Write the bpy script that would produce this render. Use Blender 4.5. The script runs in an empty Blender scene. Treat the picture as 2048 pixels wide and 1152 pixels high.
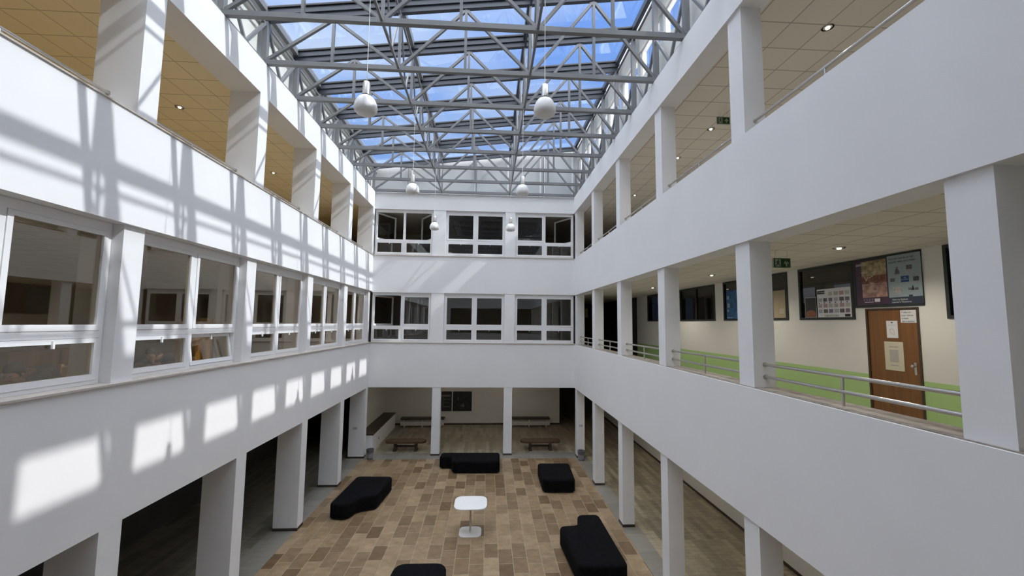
import bpy, bmesh, math, random
from mathutils import Vector, Matrix
random.seed(7)
C = bpy.context.scene.collection
S = bpy.context.scene
PI = math.pi

# ------------------------------------------------------------------ camera
CAMZ = 5.475
cam_d = bpy.data.cameras.new('camera')
cam_d.sensor_width = 36.0
cam_d.lens = 826.6 / 2048 * 36.0
cam_d.clip_start = 0.03
cam_d.clip_end = 300
cam = bpy.data.objects.new('camera', cam_d)
C.objects.link(cam)
_yaw, _pitch, _roll = 0.0575, 0.0849, 0.0112
fwd = Vector((math.sin(_yaw) * math.cos(_pitch), math.cos(_yaw) * math.cos(_pitch), math.sin(_pitch)))
rgt0 = Vector((math.cos(_yaw), -math.sin(_yaw), 0))
up0 = rgt0.cross(fwd)
rgt = rgt0 * math.cos(_roll) + up0 * math.sin(_roll)
up = rgt.cross(fwd)
M = Matrix((rgt, up, -fwd)).transposed().to_4x4()
M.translation = Vector((0, 0, CAMZ))
cam.matrix_world = M
S.camera = cam

# ------------------------------------------------------------------ view, light, sky
S.view_settings.view_transform = 'Standard'
S.view_settings.look = 'None'
S.view_settings.gamma = 1.0
S.view_settings.use_curve_mapping = False
S.view_settings.exposure = 0.0
S.cycles.max_bounces = 12
S.cycles.diffuse_bounces = 7
S.cycles.glossy_bounces = 4
S.cycles.transparent_max_bounces = 24
S.cycles.sample_clamp_indirect = 6.0
S.cycles.use_denoising = True

SUN_DIR = Vector((-1.0, 0.16, -0.975)).normalized()
sd = bpy.data.lights.new('sun', 'SUN')
sd.energy = 3.95
sd.angle = math.radians(0.6)
sd.color = (1.0, 0.955, 0.91)
sun = bpy.data.objects.new('sun', sd)
sun.rotation_euler = SUN_DIR.to_track_quat('-Z', 'Y').to_euler()
sun.location = (30, -5, 40)
C.objects.link(sun)

def world():
    w = bpy.data.worlds.new('sky'); S.world = w; w.use_nodes = True
    nt = w.node_tree; nt.nodes.clear()
    N = nt.nodes.new; L = nt.links.new
    out = N('ShaderNodeOutputWorld'); bg = N('ShaderNodeBackground')
    tc = N('ShaderNodeTexCoord'); sep = N('ShaderNodeSeparateXYZ')
    L(tc.outputs['Generated'], sep.inputs[0])
    # project the direction on a cloud layer overhead
    mx = N('ShaderNodeMath'); mx.operation = 'MAXIMUM'; mx.inputs[1].default_value = 0.08
    L(sep.outputs['Z'], mx.inputs[0])
    dx = N('ShaderNodeMath'); dx.operation = 'DIVIDE'; L(sep.outputs['X'], dx.inputs[0]); L(mx.outputs[0], dx.inputs[1])
    dy = N('ShaderNodeMath'); dy.operation = 'DIVIDE'; L(sep.outputs['Y'], dy.inputs[0]); L(mx.outputs[0], dy.inputs[1])
    cb = N('ShaderNodeCombineXYZ'); L(dx.outputs[0], cb.inputs[0]); L(dy.outputs[0], cb.inputs[1])
    mp = N('ShaderNodeMapping'); mp.inputs['Rotation'].default_value = (0, 0, 0.5); mp.inputs['Scale'].default_value = (0.8, 1.7, 1)
    mp.inputs['Location'].default_value = (3.1, 1.7, 0)
    L(cb.outputs[0], mp.inputs[0])
    nz = N('ShaderNodeTexNoise'); nz.inputs['Scale'].default_value = 0.9; nz.inputs['Detail'].default_value = 6; nz.inputs['Roughness'].default_value = 0.55
    nz.inputs['Distortion'].default_value = 0.5
    L(mp.outputs[0], nz.inputs['Vector'])
    cr = N('ShaderNodeValToRGB'); cr.color_ramp.elements[0].position = 0.40; cr.color_ramp.elements[1].position = 0.80
    L(nz.outputs['Fac'], cr.inputs[0])
    grad = N('ShaderNodeValToRGB')
    e = grad.color_ramp.elements
    e[0].position = 0.05; e[0].color = (0.42, 0.62, 0.98, 1)
    e[1].position = 0.85; e[1].color = (0.13, 0.31, 0.90, 1)
    L(sep.outputs['Z'], grad.inputs[0])
    mix = N('ShaderNodeMix'); mix.data_type = 'RGBA'
    L(cr.outputs[0], mix.inputs[0]); L(grad.outputs[0], mix.inputs[6]); mix.inputs[7].default_value = (0.80, 0.88, 1.0, 1)
    L(mix.outputs[2], bg.inputs['Color']); bg.inputs['Strength'].default_value = 1.12
    # fill glow added to the sky overhead and behind the camera, brightening the interior
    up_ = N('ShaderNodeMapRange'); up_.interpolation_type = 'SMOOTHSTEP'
    up_.inputs['From Min'].default_value = 0.66; up_.inputs['From Max'].default_value = 0.86; up_.inputs['To Min'].default_value = 0.0; up_.inputs['To Max'].default_value = SKY_FILL
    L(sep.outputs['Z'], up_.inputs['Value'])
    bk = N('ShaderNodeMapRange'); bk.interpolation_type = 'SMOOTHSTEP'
    bk.inputs['From Min'].default_value = 0.15; bk.inputs['From Max'].default_value = -0.35; bk.inputs['To Min'].default_value = 0.0; bk.inputs['To Max'].default_value = SKY_FILL * 0.7
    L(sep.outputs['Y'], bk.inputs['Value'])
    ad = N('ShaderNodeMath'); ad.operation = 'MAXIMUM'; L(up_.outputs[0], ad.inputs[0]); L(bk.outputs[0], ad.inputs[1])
    fill_bg = N('ShaderNodeBackground'); fill_bg.inputs['Color'].default_value = (1.0, 0.955, 0.895, 1); L(ad.outputs[0], fill_bg.inputs['Strength'])
    sm = N('ShaderNodeAddShader'); L(bg.outputs[0], sm.inputs[0]); L(fill_bg.outputs[0], sm.inputs[1])
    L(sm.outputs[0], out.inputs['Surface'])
SKY_FILL = 5.3
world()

# ------------------------------------------------------------------ materials
MATS = {}
def mat(name, col=(0.8, 0.8, 0.8), rough=0.6, metal=0.0, noise=0.0, nscale=8.0, bump=0.0, emit=None, estr=0.0, spec=0.5, stretch=(1, 1, 1)):
    if name in MATS: return MATS[name]
    m = bpy.data.materials.new(name); m.use_nodes = True
    nt = m.node_tree; b = nt.nodes['Principled BSDF']
    b.inputs['Roughness'].default_value = rough
    b.inputs['Metallic'].default_value = metal
    b.inputs['Specular IOR Level'].default_value = spec
    b.inputs['Base Color'].default_value = (*col, 1)
    if noise > 0 or bump > 0:
        g = nt.nodes.new('ShaderNodeNewGeometry')
        mp = nt.nodes.new('ShaderNodeMapping'); mp.inputs['Scale'].default_value = stretch
        nt.links.new(g.outputs['Position'], mp.inputs[0])
        n = nt.nodes.new('ShaderNodeTexNoise'); n.inputs['Scale'].default_value = nscale; n.inputs['Detail'].default_value = 5
        nt.links.new(mp.outputs[0], n.inputs['Vector'])
        if noise > 0:
            r = nt.nodes.new('ShaderNodeValToRGB')
            r.color_ramp.elements[0].position = 0.3; r.color_ramp.elements[1].position = 0.7
            r.color_ramp.elements[0].color = (*[c * (1 - noise) for c in col], 1)
            r.color_ramp.elements[1].color = (*[min(1, c * (1 + noise)) for c in col], 1)
            nt.links.new(n.outputs['Fac'], r.inputs[0]); nt.links.new(r.outputs[0], b.inputs['Base Color'])
        if bump > 0:
            bp = nt.nodes.new('ShaderNodeBump'); bp.inputs['Strength'].default_value = bump; bp.inputs['Distance'].default_value = 0.01
            nt.links.new(n.outputs['Fac'], bp.inputs['Height']); nt.links.new(bp.outputs[0], b.inputs['Normal'])
    if emit:
        b.inputs['Emission Color'].default_value = (*emit, 1); b.inputs['Emission Strength'].default_value = estr
    MATS[name] = m
    return m

def brick_mat(name, c1, c2, mortar, bw, rh, msize, rotz, streak=0.0, rough=0.45, bias=0.0, tint=None, grid=False):
    m = bpy.data.materials.new(name); m.use_nodes = True
    nt = m.node_tree; b = nt.nodes['Principled BSDF']; N = nt.nodes.new; L = nt.links.new
    g = N('ShaderNodeNewGeometry'); mp = N('ShaderNodeMapping'); mp.inputs['Rotation'].default_value = (0, 0, rotz)
    L(g.outputs['Position'], mp.inputs[0])
    br = N('ShaderNodeTexBrick'); br.inputs['Scale'].default_value = 1.0
    br.inputs['Brick Width'].default_value = bw; br.inputs['Row Height'].default_value = rh
    br.inputs['Mortar Size'].default_value = msize; br.inputs['Bias'].default_value = bias
    br.inputs['Color1'].default_value = (*c1, 1); br.inputs['Color2'].default_value = (*c2, 1); br.inputs['Mortar'].default_value = (*mortar, 1)
    if grid: br.offset = 0.0
    else: br.offset = 0.41; br.offset_frequency = 2
    L(mp.outputs[0], br.inputs['Vector'])
    last = br.outputs['Color']
    if streak > 0:
        mp2 = N('ShaderNodeMapping'); mp2.inputs['Rotation'].default_value = (0, 0, rotz); mp2.inputs['Scale'].default_value = (1.2, 9, 1) if not tint else (2.5, 4, 1)
        L(g.outputs['Position'], mp2.inputs[0])
        n = N('ShaderNodeTexNoise'); n.inputs['Scale'].default_value = 1.5; n.inputs['Detail'].default_value = 8; n.inputs['Roughness'].default_value = 0.65
        L(mp2.outputs[0], n.inputs['Vector'])
        r = N('ShaderNodeValToRGB'); r.color_ramp.elements[0].position = 0.3; r.color_ramp.elements[1].position = 0.75
        r.color_ramp.elements[0].color = (1 - streak,) * 3 + (1,); r.color_ramp.elements[1].color = (1 + streak * 0.6,) * 3 + (1,)
        L(n.outputs['Fac'], r.inputs[0])
        mx = N('ShaderNodeMix'); mx.data_type = 'RGBA'; mx.blend_type = 'MULTIPLY'; mx.inputs[0].default_value = 1.0
        L(last, mx.inputs[6]); L(r.outputs[0], mx.inputs[7]); last = mx.outputs[2]
    L(last, b.inputs['Base Color']); b.inputs['Roughness'].default_value = rough
    MATS[name] = m
    return m

def glass_mat(name, tint=(0.9, 0.92, 0.92), base=0.12, rough=0.0, refl=(0.93, 0.94, 0.95)):
    m = bpy.data.materials.new(name); m.use_nodes = True
    nt = m.node_tree; nt.nodes.clear(); N = nt.nodes.new; L = nt.links.new
    o = N('ShaderNodeOutputMaterial'); t = N('ShaderNodeBsdfTransparent'); t.inputs[0].default_value = (*tint, 1)
    g = N('ShaderNodeBsdfGlossy'); g.inputs['Roughness'].default_value = rough; g.inputs['Color'].default_value = (*refl, 1)
    fr = N('ShaderNodeFresnel'); 
    ge = N('ShaderNodeNewGeometry'); io = N('ShaderNodeMath'); io.operation = 'MULTIPLY_ADD'
    io.inputs[1].default_value = 1 / 1.45 - 1.45; io.inputs[2].default_value = 1.45
    L(ge.outputs['Backfacing'], io.inputs[0]); L(io.outputs[0], fr.inputs['IOR'])
    a = N('ShaderNodeMath'); a.operation = 'MULTIPLY_ADD'; a.inputs[1].default_value = 1.0 - base; a.inputs[2].default_value = base; a.use_clamp = True
    L(fr.outputs[0], a.inputs[0])
    mx = N('ShaderNodeMixShader'); L(a.outputs[0], mx.inputs[0]); L(t.outputs[0], mx.inputs[1]); L(g.outputs[0], mx.inputs[2])
    L(mx.outputs[0], o.inputs['Surface'])
    MATS[name] = m
    return m

W = mat('white plaster', (0.80, 0.80, 0.81), 0.75, noise=0.015, nscale=1.5, bump=0.04)
WP = mat('pillar paint', (0.80, 0.80, 0.81), 0.7, noise=0.02, nscale=3)
WF = mat('white window frame', (0.84, 0.84, 0.85), 0.35)
CREAM = mat('cream upper wall', (0.74, 0.74, 0.70), 0.7, noise=0.02, nscale=2)
CORW = mat('corridor paint', (0.74, 0.73, 0.68), 0.6, noise=0.02, nscale=2)
GREEN = mat('green dado paint', (0.42, 0.62, 0.24), 0.5)
SILL = mat('brown stone sill', (0.28, 0.24, 0.20), 0.5, noise=0.3, nscale=9)
SILLW = mat('beige sill', (0.55, 0.50, 0.45), 0.5, noise=0.1, nscale=9)
STEEL = mat('grey painted steel', (0.185, 0.188, 0.195), 0.42, spec=0.5)
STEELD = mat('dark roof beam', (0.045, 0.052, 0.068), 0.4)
CHROME = mat('stainless steel', (0.62, 0.60, 0.57), 0.28, 1.0)
GREYP = mat('grey cladding panel', (0.46, 0.48, 0.49), 0.55, noise=0.03, nscale=2)
BLACKF = mat('black upholstery', (0.0045, 0.0045, 0.0055), 0.95, noise=0.4, nscale=12, bump=0.15, spec=0.1)
BLACK = mat('black', (0.01, 0.01, 0.01), 0.5)
DARKF = mat('dark window frame', (0.02, 0.024, 0.022), 0.4)
CORF = mat('corridor floor', (0.50, 0.47, 0.42), 0.4, noise=0.1, nscale=6)
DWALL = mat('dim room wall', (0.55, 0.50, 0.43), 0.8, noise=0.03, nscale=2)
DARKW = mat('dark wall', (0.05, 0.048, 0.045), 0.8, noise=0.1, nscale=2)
OCHRE = mat('ochre wall paint', (0.90, 0.76, 0.50), 0.7, noise=0.03, nscale=1)
TANF = mat('tan gallery floor', (0.88, 0.74, 0.48), 0.5, noise=0.1, nscale=3)
GLASSW = glass_mat('window glass', (0.90, 0.87, 0.80), 0.075, refl=(1.0, 0.93, 0.84))
GLASSF = glass_mat('far window glass', (0.70, 0.70, 0.66), 0.05)
GLASSR = glass_mat('roof glass', (0.93, 0.97, 1.0), 0.02)
GLASSC = glass_mat('clerestory glass', (0.96, 0.98, 1.0), 0.02)
GLASSD = glass_mat('dark interior glass', (0.12, 0.12, 0.12), 0.06)
OAK = mat('orange oak', (0.50, 0.27, 0.07), 0.4, noise=0.25, nscale=5, stretch=(1, 1, 0.15))
DOORW = mat('brown door veneer', (0.20, 0.085, 0.022), 0.4, noise=0.18, nscale=6, stretch=(1, 4, 0.15))
BENCHW = mat('brown bench wood', (0.09, 0.05, 0.028), 0.45, noise=0.3, nscale=5, stretch=(0.3, 4, 1))
DARKWOOD = mat('dark bench wood', (0.05, 0.035, 0.025), 0.5, noise=0.3, nscale=6)
TABLEW = mat('white laminate', (0.80, 0.80, 0.80), 0.25)
OPAL = mat('opal acrylic', (0.80, 0.80, 0.80), 0.3)
PAPER = mat('white paper', (0.70, 0.70, 0.72), 0.7)
CREAMP = mat('cream paper', (0.62, 0.57, 0.44), 0.7)
INK = mat('black ink', (0.02, 0.02, 0.025), 0.6)
TILE = brick_mat('ceiling tile', (0.74, 0.70, 0.62), (0.71, 0.67, 0.59), (0.42, 0.39, 0.33), 0.6, 0.6, 0.012, 0.0, rough=0.8, grid=True)
TILEY = brick_mat('gallery ceiling tile', (0.86, 0.76, 0.55), (0.84, 0.74, 0.53), (0.52, 0.44, 0.27), 0.6, 0.6, 0.010, 0.0, rough=0.8, grid=True)
TRAV = brick_mat('travertine paving', (0.150, 0.092, 0.045), (0.37, 0.262, 0.155), (0.38, 0.30, 0.20), 0.62, 0.335, 0.008, PI / 2, streak=0.28, rough=0.38, tint=True)
GREYT_SHADE = brick_mat('shaded stone tile', (0.13, 0.125, 0.10), (0.24, 0.22, 0.17), (0.15, 0.14, 0.12), 1.2, 0.155, 0.004, PI / 2, streak=0.4, rough=0.35)  # darker copy of the olive tile, the left corridor's shade put into its colour
GREYL = brick_mat('olive stone tile', (0.23, 0.20, 0.135), (0.43, 0.37, 0.26), (0.27, 0.24, 0.17), 1.2, 0.155, 0.004, PI / 2, streak=0.4, rough=0.35)
GREYB = brick_mat('grey border paving', (0.20, 0.19, 0.165), (0.27, 0.25, 0.22), (0.17, 0.16, 0.14), 0.9, 0.6, 0.006, PI / 2, streak=0.2, rough=0.4)

# ------------------------------------------------------------------ mesh helpers
class MB:
    def __init__(s): s.v = []; s.f = []; s.smooth = False
    def add(s, vs, fs):
        b = len(s.v); s.v += [tuple(v) for v in vs]; s.f += [tuple(b + i for i in f) for f in fs]; return s
    def box(s, a, b):
        x0, x1 = sorted((a[0], b[0])); y0, y1 = sorted((a[1], b[1])); z0, z1 = sorted((a[2], b[2]))
        return s.add([(x0,y0,z0),(x1,y0,z0),(x1,y1,z0),(x0,y1,z0),(x0,y0,z1),(x1,y0,z1),(x1,y1,z1),(x0,y1,z1)],
                     [(0,3,2,1),(4,5,6,7),(0,1,5,4),(1,2,6,5),(2,3,7,6),(3,0,4,7)])
    def beam(s, p, q, w, h, up=(0, 0, 1)):
        p = Vector(p); q = Vector(q); d = (q - p).normalized(); u = Vector(up)
        if abs(d.dot(u)) > 0.98: u = Vector((1, 0, 0))
        sd_ = d.cross(u).normalized() * (w / 2); uu = sd_.cross(d).normalized() * (h / 2)
        vs = [p - sd_ - uu, p + sd_ - uu, p + sd_ + uu, p - sd_ + uu, q - sd_ - uu, q + sd_ - uu, q + sd_ + uu, q - sd_ + uu]
        return s.add(vs, [(0,1,2,3),(7,6,5,4),(0,4,5,1),(1,5,6,2),(2,6,7,3),(3,7,4,0)])
    def tube(s, p, q, r, n=12, r2=None):
        p = Vector(p); q = Vector(q); d = (q - p).normalized(); r2 = r if r2 is None else r2
        u = Vector((0, 0, 1)) if abs(d.z) < 0.9 else Vector((1, 0, 0))
        a = d.cross(u).normalized(); b = d.cross(a).normalized()
        vs = []
        for c, rr in ((p, r), (q, r2)):
            for i in range(n):
                t = 2 * PI * i / n; vs.append(c + a * math.cos(t) * rr + b * math.sin(t) * rr)
        fs = [(i, (i + 1) % n, n + (i + 1) % n, n + i) for i in range(n)]
        fs += [tuple(range(n - 1, -1, -1)), tuple(range(n, 2 * n))]
        return s.add(vs, fs)
    def lathe(s, prof, c=(0, 0, 0), n=24, caps=True):
        vs = []; fs = []
        for r, z in prof:
            for i in range(n):
                t = 2 * PI * i / n; vs.append((c[0] + r * math.cos(t), c[1] + r * math.sin(t), c[2] + z))
        for k in range(len(prof) - 1):
            for i in range(n):
                j = (i + 1) % n; fs.append((k * n + i, k * n + j, (k + 1) * n + j, (k + 1) * n + i))
        if caps:
            fs.append(tuple(range(n - 1, -1, -1))); m = (len(prof) - 1) * n; fs.append(tuple(range(m, m + n)))
        return s.add(vs, fs)
    def prism(s, pts, z0, z1):
        n = len(pts)
        vs = [(x, y, z0) for x, y in pts] + [(x, y, z1) for x, y in pts]
        return s.add(vs, [tuple(range(n - 1, -1, -1)), tuple(range(n, 2 * n))] + [(i, (i + 1) % n, n + (i + 1) % n, n + i) for i in range(n)])
    def ball(s, c, r, n=16, sc=(1, 1, 1)):
        prof = [(r * math.sin(PI * k / n), -r * math.cos(PI * k / n)) for k in range(1, n)]
        b = len(s.v); s.lathe([(a * 1.0, z * sc[2]) for a, z in prof], (0, 0, 0), n)
        for i in range(b, len(s.v)):
            x, y, z = s.v[i]; s.v[i] = (x * sc[0] + c[0], y * sc[1] + c[1], z + c[2])
        return s
    def build(s, name, m, parent=None, smooth=False, loc=None):
        me = bpy.data.meshes.new(name); me.from_pydata(s.v, [], s.f); me.update()
        bm = bmesh.new(); bm.from_mesh(me); bmesh.ops.recalc_face_normals(bm, faces=bm.faces); bm.to_mesh(me); bm.free()
        me.materials.append(m)
        if smooth:
            for p in me.polygons: p.use_smooth = True
            try: me.set_sharp_from_angle(angle=math.radians(40))
            except Exception: pass
        o = bpy.data.objects.new(name, me); C.objects.link(o)
        if parent is not None: o.parent = parent
        if loc: o.location = loc
        return o

def tag(o, label=None, cat=None, group=None, kind=None):
    if label: o['label'] = label
    if cat: o['category'] = cat
    if group: o['group'] = group
    if kind: o['kind'] = kind
    return o
def thing(name, label, cat, loc=(0, 0, 0), rotz=0.0, group=None, kind=None):
    o = bpy.data.objects.new(name, None); o.empty_display_size = 0.1; C.objects.link(o)
    o.location = loc; o.rotation_euler = (0, 0, rotz)
    return tag(o, label, cat, group, kind)
def dup(root, loc=None, rotz=None, label=None, group=None):
    def cp(o, par):
        c = o.copy(); C.objects.link(c)
        if par is not None: c.parent = par
        for ch in list(o.children): cp(ch, c)
        return c
    r = cp(root, None)
    if loc is not None: r.location = loc
    if rotz is not None: r.rotation_euler = (0, 0, rotz)
    if label: r['label'] = label
    if group: r['group'] = group
    return r
def struct(name, mb, m, parent=None):
    o = mb.build(name, m, parent)
    if parent is None: o['kind'] = 'structure'
    return o
def sbox(name, a, b, m): return struct(name, MB().box(a, b), m)
ORD = ['nearest', 'second', 'third', 'fourth', 'fifth', 'sixth', 'seventh', 'eighth', 'ninth', 'tenth', 'eleventh', 'twelfth', 'thirteenth', 'fourteenth']
def from_far(i): return 'closest to the far wall' if i == 0 else ORD[i] + ' from the far wall'

# ------------------------------------------------------------------ dimensions
XL, XR, D = -4.9, 3.72, 17.7
F1b, F1t, F2b, F2t, F3b, F3t = 2.766, 4.60, 6.717, 8.289, 10.31, 11.03
XLB, XRB, DB = -5.52, 4.13, 18.05      # backs of the parapets
NY, NYB = -0.30, -0.65                 # near facade
RW = 6.93                              # back wall of the right-hand corridors
LW = -8.6                              # back wall of the left gallery
FL1, FL2 = 3.85, 7.54
BAY, PW = 2.906, 0.34
LF = lambda k: 17.765 - BAY * k        # far edge of pillar k, left row
RF = lambda k: 17.661 - BAY * k
CEIL1, CEIL2, CEIL3 = 2.80, 6.745, 10.345

# ------------------------------------------------------------------ floors
sbox('floor', (-4.93, 5.0, -0.12), (3.72, 17.28, 0.0), TRAV)
sbox('floor', (-4.93, -3.5, -0.12), (3.72, 5.0, 0.0), TRAV)
sbox('floor', (-4.93, 17.28, -0.12), (3.72, 18.05, 0.0), GREYB)
sbox('floor', (3.72, -3.5, -0.12), (4.18, 18.05, 0.0), GREYB)
sbox('floor', (-5.6, -3.5, -0.12), (-4.93, 18.05, 0.0), GREYB)
sbox('floor', (-9.0, -3.5, -0.12), (-5.6, 26.2, 0.0), GREYT_SHADE)
sbox('floor', (4.18, -3.5, -0.12), (7.0, 26.2, 0.0), GREYL)
sbox('floor', (-5.6, 18.05, -0.12), (4.18, 26.2, 0.0), GREYL)

# ------------------------------------------------------------------ facades (parapet bands)
def band(z0, z1, dl=0.0, dr=0.0):
    sbox('wall_left', (XLB, NYB, z0 + dl), (XL, DB, z1), W)
    sbox('wall_right', (XR, NYB, z0 + dr), (XRB, DB, z1), W)
    sbox('wall_back', (XL, D, z0), (XR, DB, z1), W)
    sbox('wall_front', (XL, NYB, z0), (XR, NY, z1), W)
band(F1b, F1t); band(F2b, F2t, 0.045, -0.017); band(F3b, F3t)
# slabs behind the bands, seen as floors and ceilings
for zf, cz in ((FL1, CEIL1), (FL2, CEIL2), (10.95, CEIL3)):
    top = zf
    for a, b in (((-12.0, NYB - 3, 0), (XLB, 26.2, 0)), ((XRB, NYB - 3, 0), (RW + 0.2, 26.2, 0)), ((XLB, DB, 0), (XRB, 26.2, 0)), ((XLB, NYB - 3, 0), (XRB, NYB, 0))):
        sbox('floor', (a[0], a[1], cz + 0.06), (b[0], b[1], top), TANF if (zf == FL2 and a[0] == -12.0) else CORF)
# tiled ceilings of corridors
sbox('ceiling', (XRB, NYB - 3, CEIL3), (RW, 26.2, CEIL3 + 0.06), TILE)
sbox('ceiling', (XRB, NYB - 3, CEIL2), (RW, 26.2, CEIL2 + 0.06), TILE)
sbox('ceiling', (XRB, NYB - 3, CEIL1), (RW, 26.2, CEIL1 + 0.06), TILE)
sbox('ceiling', (LW, NYB - 3, CEIL3), (XLB, 26.2, CEIL3 + 0.06), TILEY)
sbox('ceiling', (-12.0, NYB - 3, CEIL2 + 0.03), (XLB, 18.0, CEIL2 + 0.06), TILE)
sbox('ceiling', (-12.0, NYB - 3, CEIL1), (XLB, 26.2, CEIL1 + 0.06), TILE)
for z in (CEIL1, CEIL2, CEIL3):
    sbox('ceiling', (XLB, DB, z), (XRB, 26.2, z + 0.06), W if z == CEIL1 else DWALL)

# outer and inner walls round the void
sbox('wall_right', (RW, NYB - 3, 0), (RW + 0.2, 26.2, FL1 - 0.3), CORW)
sbox('wall_right', (RW, NYB - 3, FL2), (RW + 0.2, 26.2, 10.95), CORW)
# first-floor corridor wall with its openings
def corridor_wall():
    y0, y1 = NYB - 3, 18.9
    opens = [(2.6, 5.85, 5.615, 6.735), (6.17, 7.42, 5.83, 6.735), (7.42, 8.81, 5.615, 6.735), (9.16, 11.78, 5.615, 6.735),
             (12.24, 14.55, 5.615, 6.735), (15.2, 17.6, 5.615, 6.735), (6.27, 7.21, FL1, 5.81)]
    ys = sorted({y0, y1} | {o[0] for o in opens} | {o[1] for o in opens})
    for i in range(len(ys) - 1):
        a, b = ys[i], ys[i + 1]; m = (a + b) / 2
        hs = sorted([(o[2], o[3]) for o in opens if o[0] < m < o[1]])
        z = FL1
        for h in hs + [(CEIL2, CEIL2)]:
            if h[0] > z + 0.001:
                # split at the dado line
                for (p, q, mt) in ((z, min(h[0], 4.63), GREEN), (max(z, 4.63), h[0], CORW)):
                    if q > p + 0.001: sbox('wall_right', (RW, a, p), (RW + 0.2, b, q), mt)
            z = h[1]
corridor_wall()
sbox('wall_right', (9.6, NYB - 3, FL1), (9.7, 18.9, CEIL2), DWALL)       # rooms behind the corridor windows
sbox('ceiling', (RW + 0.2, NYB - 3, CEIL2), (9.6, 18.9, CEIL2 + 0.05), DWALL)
sbox('floor', (RW + 0.2, NYB - 3, FL1 - 0.1), (9.7, 18.9, FL1), GREYT_SHADE)
# ends of the corridors and far wing
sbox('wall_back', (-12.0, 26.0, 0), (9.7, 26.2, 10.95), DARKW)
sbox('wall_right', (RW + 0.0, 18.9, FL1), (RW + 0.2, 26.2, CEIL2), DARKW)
sbox('wall_front', (-12.0, NYB - 3.2, 0), (9.7, NYB - 3, 11.0), DWALL)
# left: ground corridor, class room, gallery
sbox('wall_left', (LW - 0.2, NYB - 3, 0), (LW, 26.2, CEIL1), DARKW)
sbox('wall_left', (-12.2, NYB - 3, FL1), (-12.0, 26.2, CEIL2 + 0.06), DWALL)
sbox('wall_left', (LW - 0.2, NYB - 3, FL2), (LW, 26.2, 10.95), OCHRE)
sbox('wall_back', (-12.0, 18.0, FL1), (XLB, 18.15, CEIL2 + 0.06), DWALL)
# far rooms
sbox('wall_back', (-5.42, 22.95, 0), (4.0, 23.1, CEIL1), CORW)
sbox('wall_left', (-5.5, DB, 0), (-5.35, 22.95, CEIL1), CORW)
for zf, cz in ((FL1, CEIL2), (FL2, CEIL3)):
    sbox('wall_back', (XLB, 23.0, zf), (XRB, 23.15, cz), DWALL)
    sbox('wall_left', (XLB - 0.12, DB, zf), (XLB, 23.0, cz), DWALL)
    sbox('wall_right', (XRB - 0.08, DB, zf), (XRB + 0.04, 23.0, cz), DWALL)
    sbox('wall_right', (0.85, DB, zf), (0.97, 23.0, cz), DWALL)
# skirting below the pillars is a dark strip; long skirting on the ground-floor walls
sbox('baseboard_back', (-5.34, 22.92, 0), (4.0, 22.95, 0.07), DARKWOOD)
sbox('baseboard_right', (RW - 0.02, NYB - 3, 0), (RW, 26, 0.07), DARKWOOD)

# sills
sbox('trim_1', (XLB, NYB, F1t), (XL + 0.03, D, F1t + 0.025), SILLW)
sbox('trim_2', (XR + 0.025, NYB, F1t), (XRB, D, F1t + 0.012), SILL)
sbox('trim_3', (XLB, NYB, F2t), (XL + 0.02, D, F2t + 0.02), SILLW)
sbox('trim_4', (XR + 0.025, NYB, F2t), (XRB, D, F2t + 0.012), SILL)
sbox('trim_5', (XL, D - 0.03, F1t), (XR, DB, F1t + 0.025), SILLW)
sbox('trim_6', (XL, D - 0.03, F2t), (XR, DB, F2t + 0.03), SILLW)

# ------------------------------------------------------------------ pillars
def pillar(x0, x1, y0, y1, z0, z1, label, skirting=False):
    o = sbox('pillar', (x0, y0, z0), (x1, y1, z1), WP)
    o['label'] = label; o['category'] = 'pillar'
    if skirting:
        MB().box((x0 - 0.008, y0 - 0.008, 0), (x1 + 0.008, y1 + 0.008, 0.07)).build('skirting', DARKWOOD, o)
for k in range(0, 7):
    yl, yr = LF(k), RF(k)
    w = from_far(k)
    pillar(XLB, XL, yl - PW, min(yl, D), 0, F1b, 'white ground-floor pillar on the left side, ' + w, True)
    pillar(XR + 0.03, 4.07, yr - PW, min(yr, D), 0, F1b, 'white ground-floor pillar on the right side, ' + w, True)
    pillar(XLB, XL - 0.07, yl - PW + 0.05, min(yl + 0.05, D), F1t + 0.025, F2b + 0.045, 'white pillar between the left classroom windows, ' + w)
    pillar(XR + 0.04, 4.08, yr - PW, min(yr, D), F1t + 0.012, F2b, 'white pillar of the middle right gallery, ' + w)
    pillar(XLB, XL - 0.0, yl - PW, min(yl, D), F2t + 0.02, F3b, 'white pillar of the sunlit upper left gallery, ' + w)
    pillar(XR + 0.04, 4.08, yr - PW, min(yr, D), F2t + 0.012, F3b, 'white pillar of the upper right gallery, ' + w)
for i, (a, b) in enumerate(((-2.265, -1.915), (0.725, 1.075))):
    s = ('left', 'right')[i]
    pillar(a, b, D + 0.01, D + 0.34, 0, F1b, 'white ground-floor pillar in the far row, %s one behind the ottoman' % s, True)
for i, (a, b) in enumerate(((-2.41, -1.87), (0.70, 1.14))):
    s = ('left', 'right')[i]
    pillar(a, b, D + 0.012, D + 0.34, F1t + 0.025, F2b, 'white pier between lower far windows, %s one' % s)
    pillar(a, b, D + 0.012, D + 0.34, F2t + 0.03, F3b, 'white pier between upper far windows, %s one' % s)
# near facade piers (behind the camera, mirrored in the far glass)
for x in (-3.4, 1.6):
    for z0, z1 in ((F1t, F2b), (F2t, F3b), (0, F1b)):
        sbox('pillar', (x - 0.17, NYB + 0.02, z0), (x + 0.17, NY - 0.01, z1), WP)

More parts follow.
